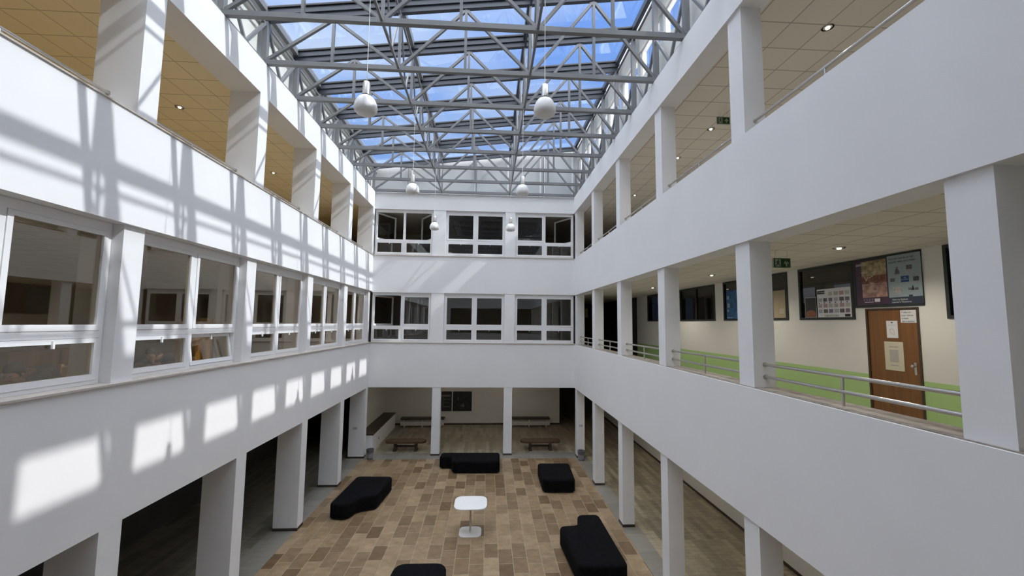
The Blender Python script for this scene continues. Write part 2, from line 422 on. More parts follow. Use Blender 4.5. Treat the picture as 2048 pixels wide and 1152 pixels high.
# ------------------------------------------------------------------ windows
WN = [0]
def frame_rect(mb, x0, z0, x1, z1, w, y0, y1, wb=None):
    wb = wb or w
    mb.box((x0, y0, z0), (x0 + w, y1, z1)); mb.box((x1 - w, y0, z0), (x1, y1, z1))
    mb.box((x0 + w, y0, z0), (x1 - w, y1, z0 + wb)); mb.box((x0 + w, y0, z1 - w), (x1 - w, y1, z1))
    return mb
def window(loc, rotz, width, height, glass, opened=(), head=0.12, cell_handles=True, label=None, tilt=()):
    """four-light window: two tall sashes over two low ones. local x right, -y to the viewer"""
    WN[0] += 1
    r = thing('window_%d' % WN[0], label, 'window' if label else None, loc, rotz, kind='structure')
    f = MB(); fw = 0.05
    frame_rect(f, 0, 0, width, height, fw, 0.0, 0.10)
    f.box((fw, 0.0, height - head), (width - fw, 0.10, height - fw))
    mid = width / 2; tz = 0.60
    f.box((mid - 0.045, 0.0, fw), (mid + 0.045, 0.10, height - head))
    f.box((fw, -0.004, tz), (width - fw, 0.10, tz + 0.09))
    f.build('frame', WF, r)
    g = 0.004
    cells = [(fw + g, fw + g, mid - 0.045 - g, tz - g), (mid + 0.045 + g, fw + g, width - fw - g, tz - g),
             (fw + g, tz + 0.09 + g, mid - 0.045 - g, height - head - g), (mid + 0.045 + g, tz + 0.09 + g, width - fw - g, height - head - g)]
    for i, (x0, z0, x1, z1) in enumerate(cells):
        sw = 0.06; w_, h_ = x1 - x0, z1 - z0
        hinge_right = (i == 3)
        e = MB()
        ox = w_ if hinge_right else 0
        frame_rect(e, -ox, 0, w_ - ox, h_, sw, -0.02, 0.045, 0.075)
        sash = e.build('sash', WF, r); sash.location = (x0 + ox, 0.01, z0)
        p = MB().box((sw - ox, 0.008, 0.075), (w_ - sw - ox, 0.018, h_ - sw)).build('pane', glass, sash)
        if i < 2:
            MB().box((w_ / 2 - 0.012 - ox, -0.045, h_ - sw - 0.05), (w_ / 2 + 0.012 - ox, -0.02, h_ - 0.02)).build('handle', WF, sash)
        if i in opened:
            a = math.radians(58)
            sash.rotation_euler = (0, 0, a if not hinge_right else -a)
        if i in tilt:
            sash.rotation_euler = (math.radians(-9), 0, 0)
    return r
# left class-room windows
for k in range(1, 7):
    y0 = LF(k) + 0.054; y1 = min(LF(k - 1) - PW + 0.05, D) - 0.004
    window((-5.12, y0, F1t + 0.027), PI / 2, y1 - y0, F2b + 0.045 - F1t - 0.03, GLASSW,
           label='white classroom window in the left wall, bay %s' % from_far(k - 1), tilt=(1,) if k == 4 else ())
# far windows
for z0, z1, nm, op in ((F1t + 0.027, F2b - 0.002, 'lower', {0: (2,)}), (F2t + 0.032, F3b - 0.002, 'upper', {0: (2, 3), 2: (3,)})):
    for j, (a, b) in enumerate(((-4.89, -2.414), (-1.866, 0.696), (1.144, 3.71))):
        window((a, 17.80, z0), 0, b - a, z1 - z0, GLASSF, opened=op.get(j, ()), label='white four-pane window in the %s row of the far wall, %s' % (nm, ('left', 'middle', 'right')[j]))

# dark interior windows of the right corridor
def dark_window(y0, y1, z0, z1, mulls, label):
    WN[0] += 1
    r = thing('window_%d' % WN[0], label, 'window', (RW - 0.02, y1, z0), -PI / 2, kind='structure')
    w = y1 - y0; h = z1 - z0
    f = frame_rect(MB(), 0, 0, w, h, 0.05, 0, 0.08)
    for m in mulls: f.box((m * w - 0.03, 0, 0.05), (m * w + 0.03, 0.08, h - 0.05))
    f.build('frame', DARKF, r)
    MB().box((0.05, 0.035, 0.05), (w - 0.05, 0.045, h - 0.05)).build('pane', GLASSD, r)
    return r
dark_window(2.6, 5.85, 5.615, 6.735, (0.5,), 'dark corridor window behind the nearest right pillar')
dark_window(6.17, 7.415, 5.83, 6.735, (), 'dark window above the brown door, covered by two posters')
dark_window(7.425, 8.81, 5.615, 6.735, (), 'dark corridor window left of the brown door with a white chart')
dark_window(9.16, 11.78, 5.615, 6.735, (0.5,), 'dark corridor window with a blue poster and a beige sheet')
dark_window(12.24, 14.55, 5.615, 6.735, (0.5,), 'dark empty corridor window with two panes, middle right gallery')
dark_window(15.2, 17.6, 5.615, 6.735, (0.5,), 'dark corridor window farthest along the middle right gallery')

# ------------------------------------------------------------------ the roof
TY = [17.63 - 1.453 * k for k in range(0, 14)]
XA, X1, X2, XB = -4.98, -2.07, 0.87, 3.80
TM = (-3.53, -0.60, 2.34)
ZB = 11.10
top = lambda x: 12.60 + 0.127 * (x + 2.07)        # top face of the rafters
def truss():
    r = thing('roof_truss', 'grey steel roof truss', 'truss', (0, 0, 0), 0, 'steel trusses under the glass roof')
    MB().box((XA - 0.03, -0.05, ZB - 0.05), (XB + 0.05, 0.05, ZB + 0.05)).build('bottom_chord', STEEL, r)
    t = MB()
    t.beam((XA - 0.1, 0, top(XA - 0.1) - 0.03), (XB + 0.05, 0, top(XB + 0.05) - 0.03), 0.13, 0.05)
    t.beam((XA - 0.1, 0, top(XA - 0.1) - 0.10), (XB + 0.05, 0, top(XB + 0.05) - 0.10), 0.05, 0.14)
    t.beam((XA - 0.1, 0, top(XA - 0.1) - 0.18), (XB + 0.05, 0, top(XB + 0.05) - 0.18), 0.10, 0.035)
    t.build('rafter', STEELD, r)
    for x in (XA, XB):
        MB().box((x - 0.055, -0.055, ZB + 0.05), (x + 0.055, 0.055, top(x) - 0.20)).build('end_post', STEEL, r)
    for x in TM + (X1, X2):
        MB().box((x - 0.029, -0.029, ZB + 0.05), (x + 0.029, 0.029, top(x) - 0.20)).build('vertical', STEEL, r)
    lows = (XA, X1, X2, XB)
    for i, m in enumerate(TM):
        for lo in (lows[i], lows[i + 1]):
            s = 1 if m > lo else -1
            MB().beam((lo + 0.05 * s, 0, ZB + 0.06), (m - 0.03 * s, 0, top(m) - 0.24), 0.062, 0.062).build('diagonal', STEEL, r)
    for m in TM:
        MB().box((m - 0.09, -0.01, top(m) - 0.30), (m + 0.09, 0.01, top(m) - 0.19)).build('gusset_plate', STEEL, r)
    return r
T0 = truss()
for i, y in enumerate(TY[:13]):
    lab = 'grey steel cross truss with zigzag web under the glass roof, ' + from_far(i)
    if i == 0: T0.location = (0, y, 0); T0['label'] = lab
    else: dup(T0, (0, y, 0), label=lab)
def long_truss(x, label):
    r = thing('bracing_truss', label, 'truss', (x, 0, 0), 0, 'lengthwise bracing of the glass roof')
    y0, y1 = TY[12], TY[0]
    side = x in (XA, XB)
    zt = top(x) - 0.20
    MB().box((-0.024, y0, ZB - 0.024), (0.024, y1 + 0.2, ZB + 0.024)).build('bottom_chord', STEEL, r)
    p = MB().box((-0.05, y0, top(x) - 0.02), (0.05, 18.0, top(x) + 0.15)); p.box((-0.022, y0, zt - 0.07), (0.022, 18.0, zt - 0.03))
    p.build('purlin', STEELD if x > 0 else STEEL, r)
    ztop = zt - 0.05 if not side else (11.98 if x < 0 else 12.02)
    w = 0.036 if not side else 0.055
    for i in range(12):
        ya, yb = TY[i + 1], TY[i]; ym = (ya + yb) / 2
        MB().beam((0, ym - 0.02, ZB), (0, ya + 0.06, ztop), w, w).build('brace', STEEL, r)
        MB().beam((0, ym + 0.02, ZB), (0, yb - 0.06, ztop), w, w).build('brace', STEEL, r)
    return r
long_truss(XA, 'lengthwise zigzag steel bracing standing on the left parapet under the roof')
long_truss(X1, 'lengthwise zigzag steel bracing hanging left of the roof centre')
long_truss(X2, 'lengthwise zigzag steel bracing hanging right of the roof centre')
long_truss(XB, 'lengthwise zigzag steel bracing standing on the right parapet under the roof')

# glass roof: one structure per bay
sk = None
for i in range(12):
    ya, yb = TY[i + 1], TY[i]
    WN[0] += 1
    r = thing('window_%d' % WN[0], None, None, (0, ya, 0), 0, kind='structure')
    for a, b in ((XA - 0.12, X1), (X1, X2), (X2, XB + 0.08)):
        m = MB(); a2, b2 = a + 0.05, b - 0.05; ln = yb - ya
        m.add([(a2, 0.06, top(a2) + 0.10), (b2, 0.06, top(b2) + 0.10), (b2, ln - 0.06, top(b2) + 0.10), (a2, ln - 0.06, top(a2) + 0.10),
               (a2, 0.06, top(a2) + 0.108), (b2, 0.06, top(b2) + 0.108), (b2, ln - 0.06, top(b2) + 0.108), (a2, ln - 0.06, top(a2) + 0.108)],
              [(0,3,2,1),(4,5,6,7),(0,1,5,4),(1,2,6,5),(2,3,7,6),(3,0,4,7)])
        m.build('pane', GLASSR, r)
    f = MB()
    f.beam((XA - 0.12, 0, top(XA - 0.12) + 0.07), (XB + 0.08, 0, top(XB + 0.08) + 0.07), 0.13, 0.15)
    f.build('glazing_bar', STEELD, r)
    g_ = MB()
    for s_ in (0.085, -0.085): g_.beam((XA - 0.1, s_, top(XA - 0.1) + 0.085), (XB + 0.06, s_, top(XB + 0.06) + 0.085), 0.035, 0.03)
    g_.build('gasket', BLACK, r)

# upper walls round the glass roof
sbox('wall_left', (-5.35, TY[12] - 6, F3t), (-5.14, 18.2, top(-5.14) + 0.02), CREAM)
sbox('trim_7', (-5.14, TY[12], top(-5.1) - 0.18), (-5.06, 18.0, top(-5.1) + 0.06), CREAM)
m = MB(); m.add([(-5.35, 17.98, F3t), (4.2, 17.98, F3t), (4.2, 17.98, top(4.2) + 0.16), (-5.35, 17.98, top(-5.35) + 0.16),
                 (-5.35, 18.2, F3t), (4.2, 18.2, F3t), (4.2, 18.2, top(4.2) + 0.16), (-5.35, 18.2, top(-5.35) + 0.16)],
                [(0,1,2,3),(7,6,5,4),(0,4,5,1),(1,5,6,2),(2,6,7,3),(3,7,4,0)])
struct('wall_back', m, GREYP)
for x in (-5.1, -3.62, -3.44, -2.1, -0.65, 0.8, 2.25, 2.42, 3.7):
    sbox('trim_8', (x - 0.02, 17.955, F3t), (x + 0.02, 17.985, top(x) + 0.08), WF)
ya = TY[12] - 0.3
sbox('wall_right', (4.0, ya - 6, F3t), (4.16, 18.2, 12.04), CREAM)
sbox('wall_right', (3.96, ya - 6, 12.80), (4.16, 18.2, top(4.0) + 0.22), CREAM)
for i in range(12):
    yk = TY[i + 1]
    sbox('wall_right', (4.0, yk - 0.02, 12.04), (4.16, yk + 0.22, 12.80), CREAM)
    WN[0] += 1
    r = thing('window_%d' % WN[0], None, None, (4.03, yk + 1.43, 12.04), -PI / 2, kind='structure')
    f = frame_rect(MB(), 0, 0, 1.21, 0.76, 0.035, 0, 0.06); f.build('frame', WF, r)
    MB().box((0.035, 0.02, 0.035), (1.175, 0.028, 0.725)).build('pane', GLASSC, r)
sbox('wall_right', (4.0, TY[12] - 6, 12.04), (4.16, TY[12] - 0.02, 12.80), CREAM)
sbox('wall_right', (4.0, TY[0] - 0.02, 12.04), (4.16, 18.2, 12.80), CREAM)

# near end of the roof beyond the last truss
sbox('ceiling', (-5.35, NYB - 3, 12.4), (4.2, TY[12] - 0.1, 12.5), W)
sbox('wall_front', (-5.35, NYB - 0.2, F3t), (4.2, NYB, 13.5), W)

# ------------------------------------------------------------------ railings
def railing(x, y0, y1, z, label, zs=(0.15, 0.32), group=None):
    r = thing('railing', label, 'railing', (x, (y0 + y1) / 2, z), 0, group)
    h = (y1 - y0) / 2; rr = 0.021
    for zz in zs:
        MB().tube((0, -h, zz), (0, h, zz), rr, 12).build('rail', CHROME, r, smooth=True)
        for s in (-1, 1):
            MB().tube((0, s * h, zz), (0, s * (h - 0.012), zz), 0.034, 12).build('wall_flange', CHROME, r, smooth=True)
    MB().tube((0, 0, 0), (0, 0, zs[1]), 0.016, 10).build('post', CHROME, r, smooth=True)
    return r
for k in range(1, 7):
    y0, y1 = RF(k), min(RF(k - 1) - PW, D)
    railing(3.92, y0, y1, F1t + 0.012, 'stainless double rail on the middle right gallery sill, bay ' + from_far(k - 1), group='railings of the middle right gallery')
    railing(3.92, y0, y1, F2t + 0.012, 'stainless double rail on the upper right gallery parapet, bay ' + from_far(k - 1), (0.07, 0.215), group='railings of the upper right gallery')
    y0, y1 = LF(k), min(LF(k - 1) - PW, D)
    railing(-5.30, y0, y1, F2t + 0.02, 'stainless rail on the sunlit upper left gallery parapet, bay ' + from_far(k - 1), (0.12, 0.28), group='railings of the upper left gallery')

# ------------------------------------------------------------------ pendant lamps
def pendant(x, y, z, label):
    r = thing('pendant_lamp', label, 'lamp', (x, y, z), 0, 'pendant lamps hanging from the roof trusses')
    prof = [(0.02, -0.140), (0.085, -0.137), (0.135, -0.122), (0.160, -0.095), (0.168, -0.060), (0.165, -0.020), (0.153, 0.030), (0.132, 0.078), (0.104, 0.114), (0.066, 0.138)]
    inner = [(a - 0.006, b) for a, b in prof][::-1]
    MB().lathe(prof + [(0.05, 0.132)], n=32).build('lamp_shade', OPAL, r, smooth=True)
    MB().lathe([(0.068, 0.120), (0.068, 0.150), (0.060, 0.155)], n=24).build('collar', BLACK, r, smooth=True)
    MB().lathe([(0.055, 0.15), (0.055, 0.33), (0.047, 0.355), (0.02, 0.37)], n=24).build('lamp_holder', CHROME, r, smooth=True)
    MB().tube((0, 0, 0.37), (0, 0, ZB - z - 0.055), 0.005, 8).build('cord', mat('white cord', (0.75, 0.75, 0.75), 0.5), r)
    return r
for (x, y, z, lab) in ((-1.85, 5.976, 8.66, 'nearer left'), (0.81, 5.976, 8.74, 'nearer right'),
                       (-1.95, 10.335, 8.83, 'middle left'), (0.837, 10.335, 8.88, 'middle right'),
                       (-1.96, 14.694, 8.90, 'farthest left'), (0.77, 14.694, 8.92, 'farthest right')):
    pendant(x, y, z, 'white bell-shaped pendant lamp with metal neck, %s of the six' % lab)

# ------------------------------------------------------------------ recessed downlights
EMI = mat('lit lamp glass', (0.9, 0.88, 0.8), 0.3, emit=(1.0, 0.93, 0.80), estr=2.2)
def downlight(x, y, z, label, group, power):
    r = thing('downlight', label, 'ceiling light', (x, y, z), 0, group)
    MB().lathe([(0.088, -0.012), (0.092, 0.0), (0.070, 0.0), (0.066, -0.010)], n=24, caps=False).build('trim_ring', CHROME, r, smooth=True)
    MB().lathe([(0.066, -0.006), (0.066, -0.002)], n=24).build('reflector', mat('reflector', (0.5, 0.48, 0.42), 0.3), r)
    MB().lathe([(0.03, -0.03), (0.034, -0.006)], n=12).build('bulb', EMI, r)
    if power > 0:
        l = bpy.data.lights.new('downlight_beam', 'SPOT'); l.energy = power; l.spot_size = math.radians(150); l.spot_blend = 0.6; l.shadow_soft_size = 0.05; l.color = (1.0, 0.93, 0.8)
        o = bpy.data.objects.new('downlight_beam', l); C.objects.link(o); o.parent = r; o.location = (0, 0, -0.05)
    return r
for i, y in enumerate((2.5, 6.05, 9.6, 11.4, 14.95)):
    downlight(5.46, y, CEIL3, 'round recessed downlight in the upper right gallery ceiling, %s one' % ORD[i], 'upper right gallery downlights', 60)
for i, y in enumerate((2.6, 6.25, 10.05, 13.8)):
    downlight(5.62, y, CEIL2, 'round recessed downlight in the middle right gallery ceiling, %s one' % ORD[i], 'middle right gallery downlights', 75)
for i, y in enumerate((9.55, 13.73, 16.2)):
    downlight(-7.15, y, CEIL3, 'round recessed downlight in the yellow upper left gallery ceiling, %s one' % ORD[i], 'upper left gallery downlights', 0)

# unseen fill lights added at the ceiling to brighten the ground hall and right corridor
for x, y, p in [(-3.2, 19.6, 4.5), (-0.6, 19.6, 4.5), (2.0, 19.6, 4.5), (-1.8, 21.6, 3.0), (1.2, 21.6, 3.0)] + [(5.5, yy, 9) for yy in (3.0, 6.5, 10.0, 13.5, 16.5)]:
    l = bpy.data.lights.new('ceiling_fill', 'AREA'); l.shape = 'DISK'; l.size = 0.25; l.energy = p; l.color = (1.0, 0.90, 0.76)
    o = bpy.data.objects.new('ceiling_fill', l); C.objects.link(o); o.location = (x, y, CEIL1 - 0.01)

# ------------------------------------------------------------------ emergency exit signs
SG = mat('exit sign green', (0.003, 0.045, 0.008), 0.4)
SGW = mat('exit sign white', (0.30, 0.36, 0.29), 0.5)
def flat(mb, pts, y0, y1):
    n = len(pts)
    return mb.add([(x, y0, z) for x, z in pts] + [(x, y1, z) for x, z in pts],
                  [tuple(range(n)), tuple(range(2 * n - 1, n - 1, -1))] + [(i, n + i, n + (i + 1) % n, (i + 1) % n) for i in range(n)])
def seg(mb, a, b, w, y0, y1):
    d = Vector((b[0] - a[0], b[1] - a[1])).normalized(); nx, nz = -d.y * w / 2, d.x * w / 2
    return flat(mb, [(a[0] - nx, a[1] - nz), (b[0] - nx, b[1] - nz), (b[0] + nx, b[1] + nz), (a[0] + nx, a[1] + nz)], y0, y1)
def exit_sign(x, y, z, label, cz):
    r = thing('exit_sign', label, 'exit sign', (x, y, z), 0, 'green exit signs of the right galleries')
    MB().box((-0.145, -0.012, -0.078), (0.145, 0.012, 0.078)).build('panel', SG, r)
    f = frame_rect(MB(), -0.152, -0.085, 0.152, 0.085, 0.008, -0.014, 0.014); f.build('frame', mat('sign rim', (0.35, 0.38, 0.30), 0.4), r)
    MB().box((-0.118, -0.0145, -0.062), (-0.022, -0.012, 0.062)).build('doorway', SGW, r)
    g = MB()
    a, b = -0.0175, -0.0145
    g.lathe([(0.0001, -0.0), (0.012, 0.0)], n=12) if False else None
    cx, cz_ = -0.062, 0.044
    flat(g, [(cx + 0.012 * math.cos(t * PI / 6), cz_ + 0.012 * math.sin(t * PI / 6)) for t in range(12)], a, b)
    seg(g, (-0.066, 0.030), (-0.078, -0.008), 0.022, a, b)
    seg(g, (-0.064, 0.024), (-0.036, 0.006), 0.010, a, b)
    seg(g, (-0.068, 0.026), (-0.100, 0.022), 0.010, a, b)
    seg(g, (-0.100, 0.022), (-0.108, 0.000), 0.010, a, b)
    seg(g, (-0.078, -0.006), (-0.048, -0.022), 0.014, a, b)
    seg(g, (-0.048, -0.022), (-0.040, -0.056), 0.012, a, b)
    seg(g, (-0.078, -0.006), (-0.090, -0.036), 0.014, a, b)
    seg(g, (-0.090, -0.036), (-0.116, -0.040), 0.012, a, b)
    g.build('running_figure', SG, r)
    w = MB()
    seg(w, (0.072, -0.052), (0.072, 0.035), 0.022, a, b)
    seg(w, (0.036, -0.012), (0.080, 0.046), 0.022, a, b)
    seg(w, (0.108, -0.012), (0.064, 0.046), 0.022, a, b)
    w.build('arrow', SGW, r)
    for s in (-0.1, 0.1):
        MB().tube((s, 0, 0.08), (s, 0, cz - z), 0.003, 6).build('hanger', CHROME, r)
    return r
exit_sign(4.905, 6.6, 6.53, 'green emergency exit sign with running figure and up arrow, middle right gallery', CEIL2)
exit_sign(5.30, 8.8, 10.14, 'green emergency exit sign with up arrow half behind an upper right pillar', CEIL3)

# ------------------------------------------------------------------ brown door and its papers
def text_obj(s, size, m, parent, loc, rot, align='LEFT', name='lettering', sx=1.0, extrude=0.0004):
    cu = bpy.data.curves.new(name, 'FONT'); cu.body = s; cu.size = size; cu.align_x = align; cu.extrude = extrude
    cu.materials.append(m)
    t = bpy.data.objects.new(name, cu); C.objects.link(t)
    dg = bpy.context.evaluated_depsgraph_get(); dg.update()
    me = bpy.data.meshes.new_from_object(t.evaluated_get(dg)); me.materials.clear(); me.materials.append(m)
    bpy.data.objects.remove(t)
    o = bpy.data.objects.new(name, me); C.objects.link(o); o.parent = parent; o.location = loc; o.rotation_euler = rot; o.scale = (sx, 1, 1)
    return o
dr = thing('door_1', 'brown veneered door with three papers, middle right gallery', 'door', (RW - 0.01, 7.21, FL1), -PI / 2, kind='structure')
f = MB(); f.box((0, -0.005, 0), (0.035, 0.12, 1.96)); f.box((0.905, -0.005, 0), (0.94, 0.12, 1.96)); f.box((0.035, -0.005, 1.93), (0.905, 0.12, 1.96)); f.build('frame', mat('dark door frame', (0.06, 0.035, 0.02), 0.5), dr)
MB().box((0.038, 0.015, 0.005), (0.902, 0.055, 1.927)).build('leaf', DOORW, dr)
hb = MB().box((0.81, 0.005, 0.86), (0.85, 0.015, 1.06)).build('handle_plate', CHROME, dr)
kn = MB().tube((0.83, -0.035, 1.0), (0.83, 0.006, 1.0), 0.012, 12); kn.ball((0.83, -0.045, 1.0), 0.028, 12); kn.build('door_knob', CHROME, dr, smooth=True)
R90 = (PI / 2, 0, -PI / 2)
def wall_sheet(y0, y1, z0, z1, x, m, name, label, cat, group=None, tilt=0.0):
    """sheet on a wall facing -x; y0<y1. local x runs to -y (viewer's right)"""
    r = thing(name, label, cat, (x, y1, z0), -PI / 2, group)
    w, h = y1 - y0, z1 - z0
    MB().box((0, -0.004, 0), (w, 0.0, h)).build('sheet', m, r)
    if tilt: r.rotation_euler = (0, 0, -PI / 2)
    return r, w, h
def blk(r, x0, z0, x1, z1, m, name='print', d=0.0015):
    return MB().box((x0, -0.004 - d, z0), (x1, -0.0042, z1)).build(name, m, r)
dx = RW + 0.002
def lines(r, x0, x1, zs, m, t=0.004, rag=0.3):
    mb = MB()
    for z in zs:
        mb.box((x0, -0.0052, z), (x1 - random.random() * rag * (x1 - x0), -0.0042, z + t))
    mb.build('print', m, r)
TX = (PI / 2, 0, 0)
r, w, h = wall_sheet(6.315, 6.575, 5.555, 5.765, dx, PAPER, 'paper_notice', 'white notice with handwritten lines at the top of the brown door', 'paper')
for i, s in enumerate(('Today no', 'your classes', 'a sheet', 'see a teacher')):
    text_obj(s, 0.042, INK, r, (0.02, -0.0055, h - 0.05 - 0.05 * i), TX, sx=0.95)
r, w, h = wall_sheet(6.634, 6.832, 5.295, 5.588, dx, PAPER, 'paper_notice', 'small white notice with grey sketch, left of centre on the brown door', 'paper')
sk_ = MB().lathe([(0.03, 0), (0.035, 0.0)], n=16, caps=False)
blk(r, 0.085, h - 0.04, 0.115, h - 0.02, INK); lines(r, 0.03, 0.17, [h - 0.07, h - 0.08], mat('grey ink', (0.35, 0.35, 0.37), 0.7), 0.003)
g = MB(); seg(g, (0.06, 0.14), (0.10, 0.16), 0.005, -0.0052, -0.0042); seg(g, (0.10, 0.16), (0.14, 0.10), 0.005, -0.0052, -0.0042); seg(g, (0.14, 0.10), (0.13, 0.05), 0.005, -0.0052, -0.0042); seg(g, (0.06, 0.14), (0.07, 0.09), 0.005, -0.0052, -0.0042); seg(g, (0.07, 0.09), (0.13, 0.05), 0.005, -0.0052, -0.0042)
g.build('sketch', MATS['grey ink'], r)
r, w, h = wall_sheet(6.562, 6.892, 4.745, 5.232, dx, CREAMP, 'paper_notice', 'large cream paper with a printed grey block, lowest on the brown door', 'paper')
text_obj('TIMETABLE', 0.035, MATS['grey ink'], r, (w / 2, -0.0055, h - 0.10), TX, 'CENTER')
blk(r, 0.09, 0.14, 0.24, 0.35, mat('pale grey print', (0.42, 0.41, 0.36), 0.7)); text_obj('English 2023', 0.028, MATS['grey ink'], r, (w / 2, -0.0055, 0.08), TX, 'CENTER')

# posters in the windows
PURP = mat('purple poster print', (0.060, 0.030, 0.055), 0.4); NAVY = mat('navy poster print', (0.03, 0.04, 0.065), 0.4)
PBLUE = mat('pale blue poster', (0.30, 0.37, 0.39), 0.4); PINKP = mat('pink photo print', (0.42, 0.25, 0.20), 0.4, noise=0.5, nscale=11)
TANP = mat('tan photo print', (0.32, 0.25, 0.13), 0.4, noise=0.6, nscale=16); RUST = mat('rust photo print', (0.20, 0.08, 0.045), 0.4, noise=0.5, nscale=14)
BLUEP = mat('blue print', (0.02, 0.06, 0.20), 0.4); GREYPH = mat('grey photo print', (0.12, 0.11, 0.11), 0.4, noise=0.6, nscale=40)
PALE = mat('pale photo print', (0.40, 0.38, 0.36), 0.5, noise=0.3, nscale=30)
px = RW - 0.024
r, w, h = wall_sheet(6.725, 7.35, 5.88, 6.69, px, PURP, 'poster', 'purple-edged poster with a food photograph, left above the brown door', 'poster')
blk(r, 0.13, 0.52, w - 0.02, h - 0.02, TANP, 'photo'); blk(r, 0.13, 0.38, w - 0.02, 0.52, RUST, 'photo'); blk(r, 0.13, 0.13, w - 0.02, 0.38, PINKP, 'photo')
blk(r, 0.02, h - 0.09, 0.16, h - 0.05, mat('pale grey band', (0.3, 0.3, 0.34), 0.5), 'logo_band', 0.003)
g = MB()
for i in range(7):
    a = random.random() * PI; cx_, cz_ = 0.2 + random.random() * 0.3, 0.2 + random.random() * 0.45
    seg(g, (cx_, cz_), (cx_ + 0.09 * math.cos(a), cz_ + 0.09 * math.sin(a)), 0.014, -0.0072, -0.0056)
g.build('cutlery_print', mat('pale print', (0.50, 0.46, 0.40), 0.5), r)
blk(r, 0.36, 0.045, 0.46, 0.105, PAPER, 'label'); 
for i in range(4): blk(r, 0.14 + 0.055 * i, 0.07, 0.17 + 0.055 * i, 0.11, mat('violet print', (0.2, 0.15, 0.22), 0.5), 'photo')
lines(r, 0.16, 0.34, [0.04], PAPER, 0.012, 0.05)
r, w, h = wall_sheet(6.165, 6.722, 5.87, 6.70, px, PBLUE, 'poster', 'pale blue poster headed Find the words, right above the brown door', 'poster')
text_obj('Find the words to say', 0.052, INK, r, (0.03, -0.006, h - 0.075), TX, sx=0.92)
text_obj('exactly what you mean...', 0.052, INK, r, (0.03, -0.006, h - 0.13), TX, sx=0.92)
blk(r, 0, 0, w, 0.115, NAVY, 'footer')
text_obj('New to Oxford', 0.04, PAPER, r, (0.06, -0.008, 0.062), TX); text_obj("Learner's Thesaurus", 0.04, PAPER, r, (0.05, -0.008, 0.020), TX)
def fig(x, z, s, mt, kind):
    g = MB()
    if kind == 'dress':
        flat(g, [(x - s, z - s), (x + s, z - s), (x + s * 0.4, z + s), (x - s * 0.4, z + s)], -0.0065, -0.0045)
        flat(g, [(x + 0.35 * s * math.cos(t * PI / 5), z + 1.4 * s + 0.35 * s * math.sin(t * PI / 5)) for t in range(10)], -0.0065, -0.0045)
    else: g.box((x - s, -0.0065, z - s * 0.8), (x + s, -0.0045, z + s * 0.8))
    g.build('photo', mt, r)
fig(0.165, 0.55, 0.045, GREYPH, 'dress'); fig(0.37, 0.60, 0.045, GREYPH, 'b'); fig(0.08, 0.41, 0.038, GREYPH, 'b'); fig(0.29, 0.41, 0.065, BLUEP, 'b')
fig(0.47, 0.40, 0.045, mat('dark photo print', (0.05, 0.05, 0.05), 0.4, noise=0.6, nscale=40), 'b'); fig(0.15, 0.23, 0.07, PALE, 'b'); fig(0.41, 0.245, 0.028, INK, 'dress'); fig(0.47, 0.235, 0.024, GREYPH, 'b'); fig(0.36, 0.24, 0.022, GREYPH, 'b')
fig(0.37, 0.12, 0.03, NAVY, 'b')
lines(r, 0.30, 0.48, [0.34, 0.325, 0.52, 0.505], MATS['pale grey print'], 0.005)
text_obj('THE', 0.022, PAPER, r, (0.27, -0.007, 0.425), TX); text_obj('DICTIONARY', 0.02, PAPER, r, (0.235, -0.007, 0.395), TX, sx=0.9)
r, w, h = wall_sheet(7.475, 8.285, 5.665, 6.245, px, PAPER, 'poster', 'white wall chart of small pictures behind the dark window', 'poster')
blk(r, 0.01, h - 0.10, 0.20, h - 0.03, INK, 'title_box'); text_obj('COOKBOOK', 0.03, PAPER, r, (0.03, -0.0065, h - 0.078), TX)
cols = [PALE, MATS['violet print'], mat('pink print', (0.45, 0.30, 0.30), 0.5), mat('grey blue print', (0.38, 0.40, 0.45), 0.5), mat('pale green print', (0.45, 0.48, 0.38), 0.5), GREYPH]
for row, zz in enumerate((0.44, 0.32, 0.20, 0.09)):
    for c_ in range(6):
        if row == 0 and c_ < 2: continue
        x = 0.03 + c_ * 0.13
        blk(r, x, zz, x + 0.09 + 0.02 * random.random(), zz + 0.075, cols[(row * 3 + c_ * 2) % 6], 'picture')
for c_ in range(6):
    x = 0.05 + c_ * 0.135; g = MB(); flat(g, [(x + 0.014 * math.cos(t * PI / 5), 0.295 + 0.014 * math.sin(t * PI / 5)) for t in range(10)], -0.006, -0.0044); g.build('icon', INK, r)
text_obj('THE KITCHEN', 0.055, INK, r, (0.17, -0.0065, 0.012), TX, sx=1.0); blk(r, 0.66, 0.01, 0.78, 0.06, INK, 'logo_box')
r, w, h = wall_sheet(8.31, 8.625, 5.665, 6.10, px, mat('dark poster', (0.02, 0.022, 0.025), 0.4), 'poster', 'small dark poster with an orange dome, left of the white chart', 'poster')
frame_rect(MB(), 0, 0, w, h, 0.012, -0.006, -0.0042).build('border', MATS['pale grey print'], r)
g = MB(); flat(g, [(0.03, 0.02), (w - 0.03, 0.02), (w - 0.03, 0.10)] + [(w / 2 + 0.125 * math.cos(t * PI / 8), 0.10 + 0.06 * math.sin(t * PI / 8)) for t in range(1, 8)] + [(0.03, 0.10)], -0.006, -0.0044); g.build('dome_print', mat('orange print', (0.25, 0.085, 0.04), 0.5), r)
r, w, h = wall_sheet(11.05, 11.60, 5.67, 6.47, px, mat('blue poster ground', (0.02, 0.09, 0.22), 0.4, noise=0.4, nscale=7), 'poster', 'blue poster in the corridor window beside the middle pillar', 'poster')
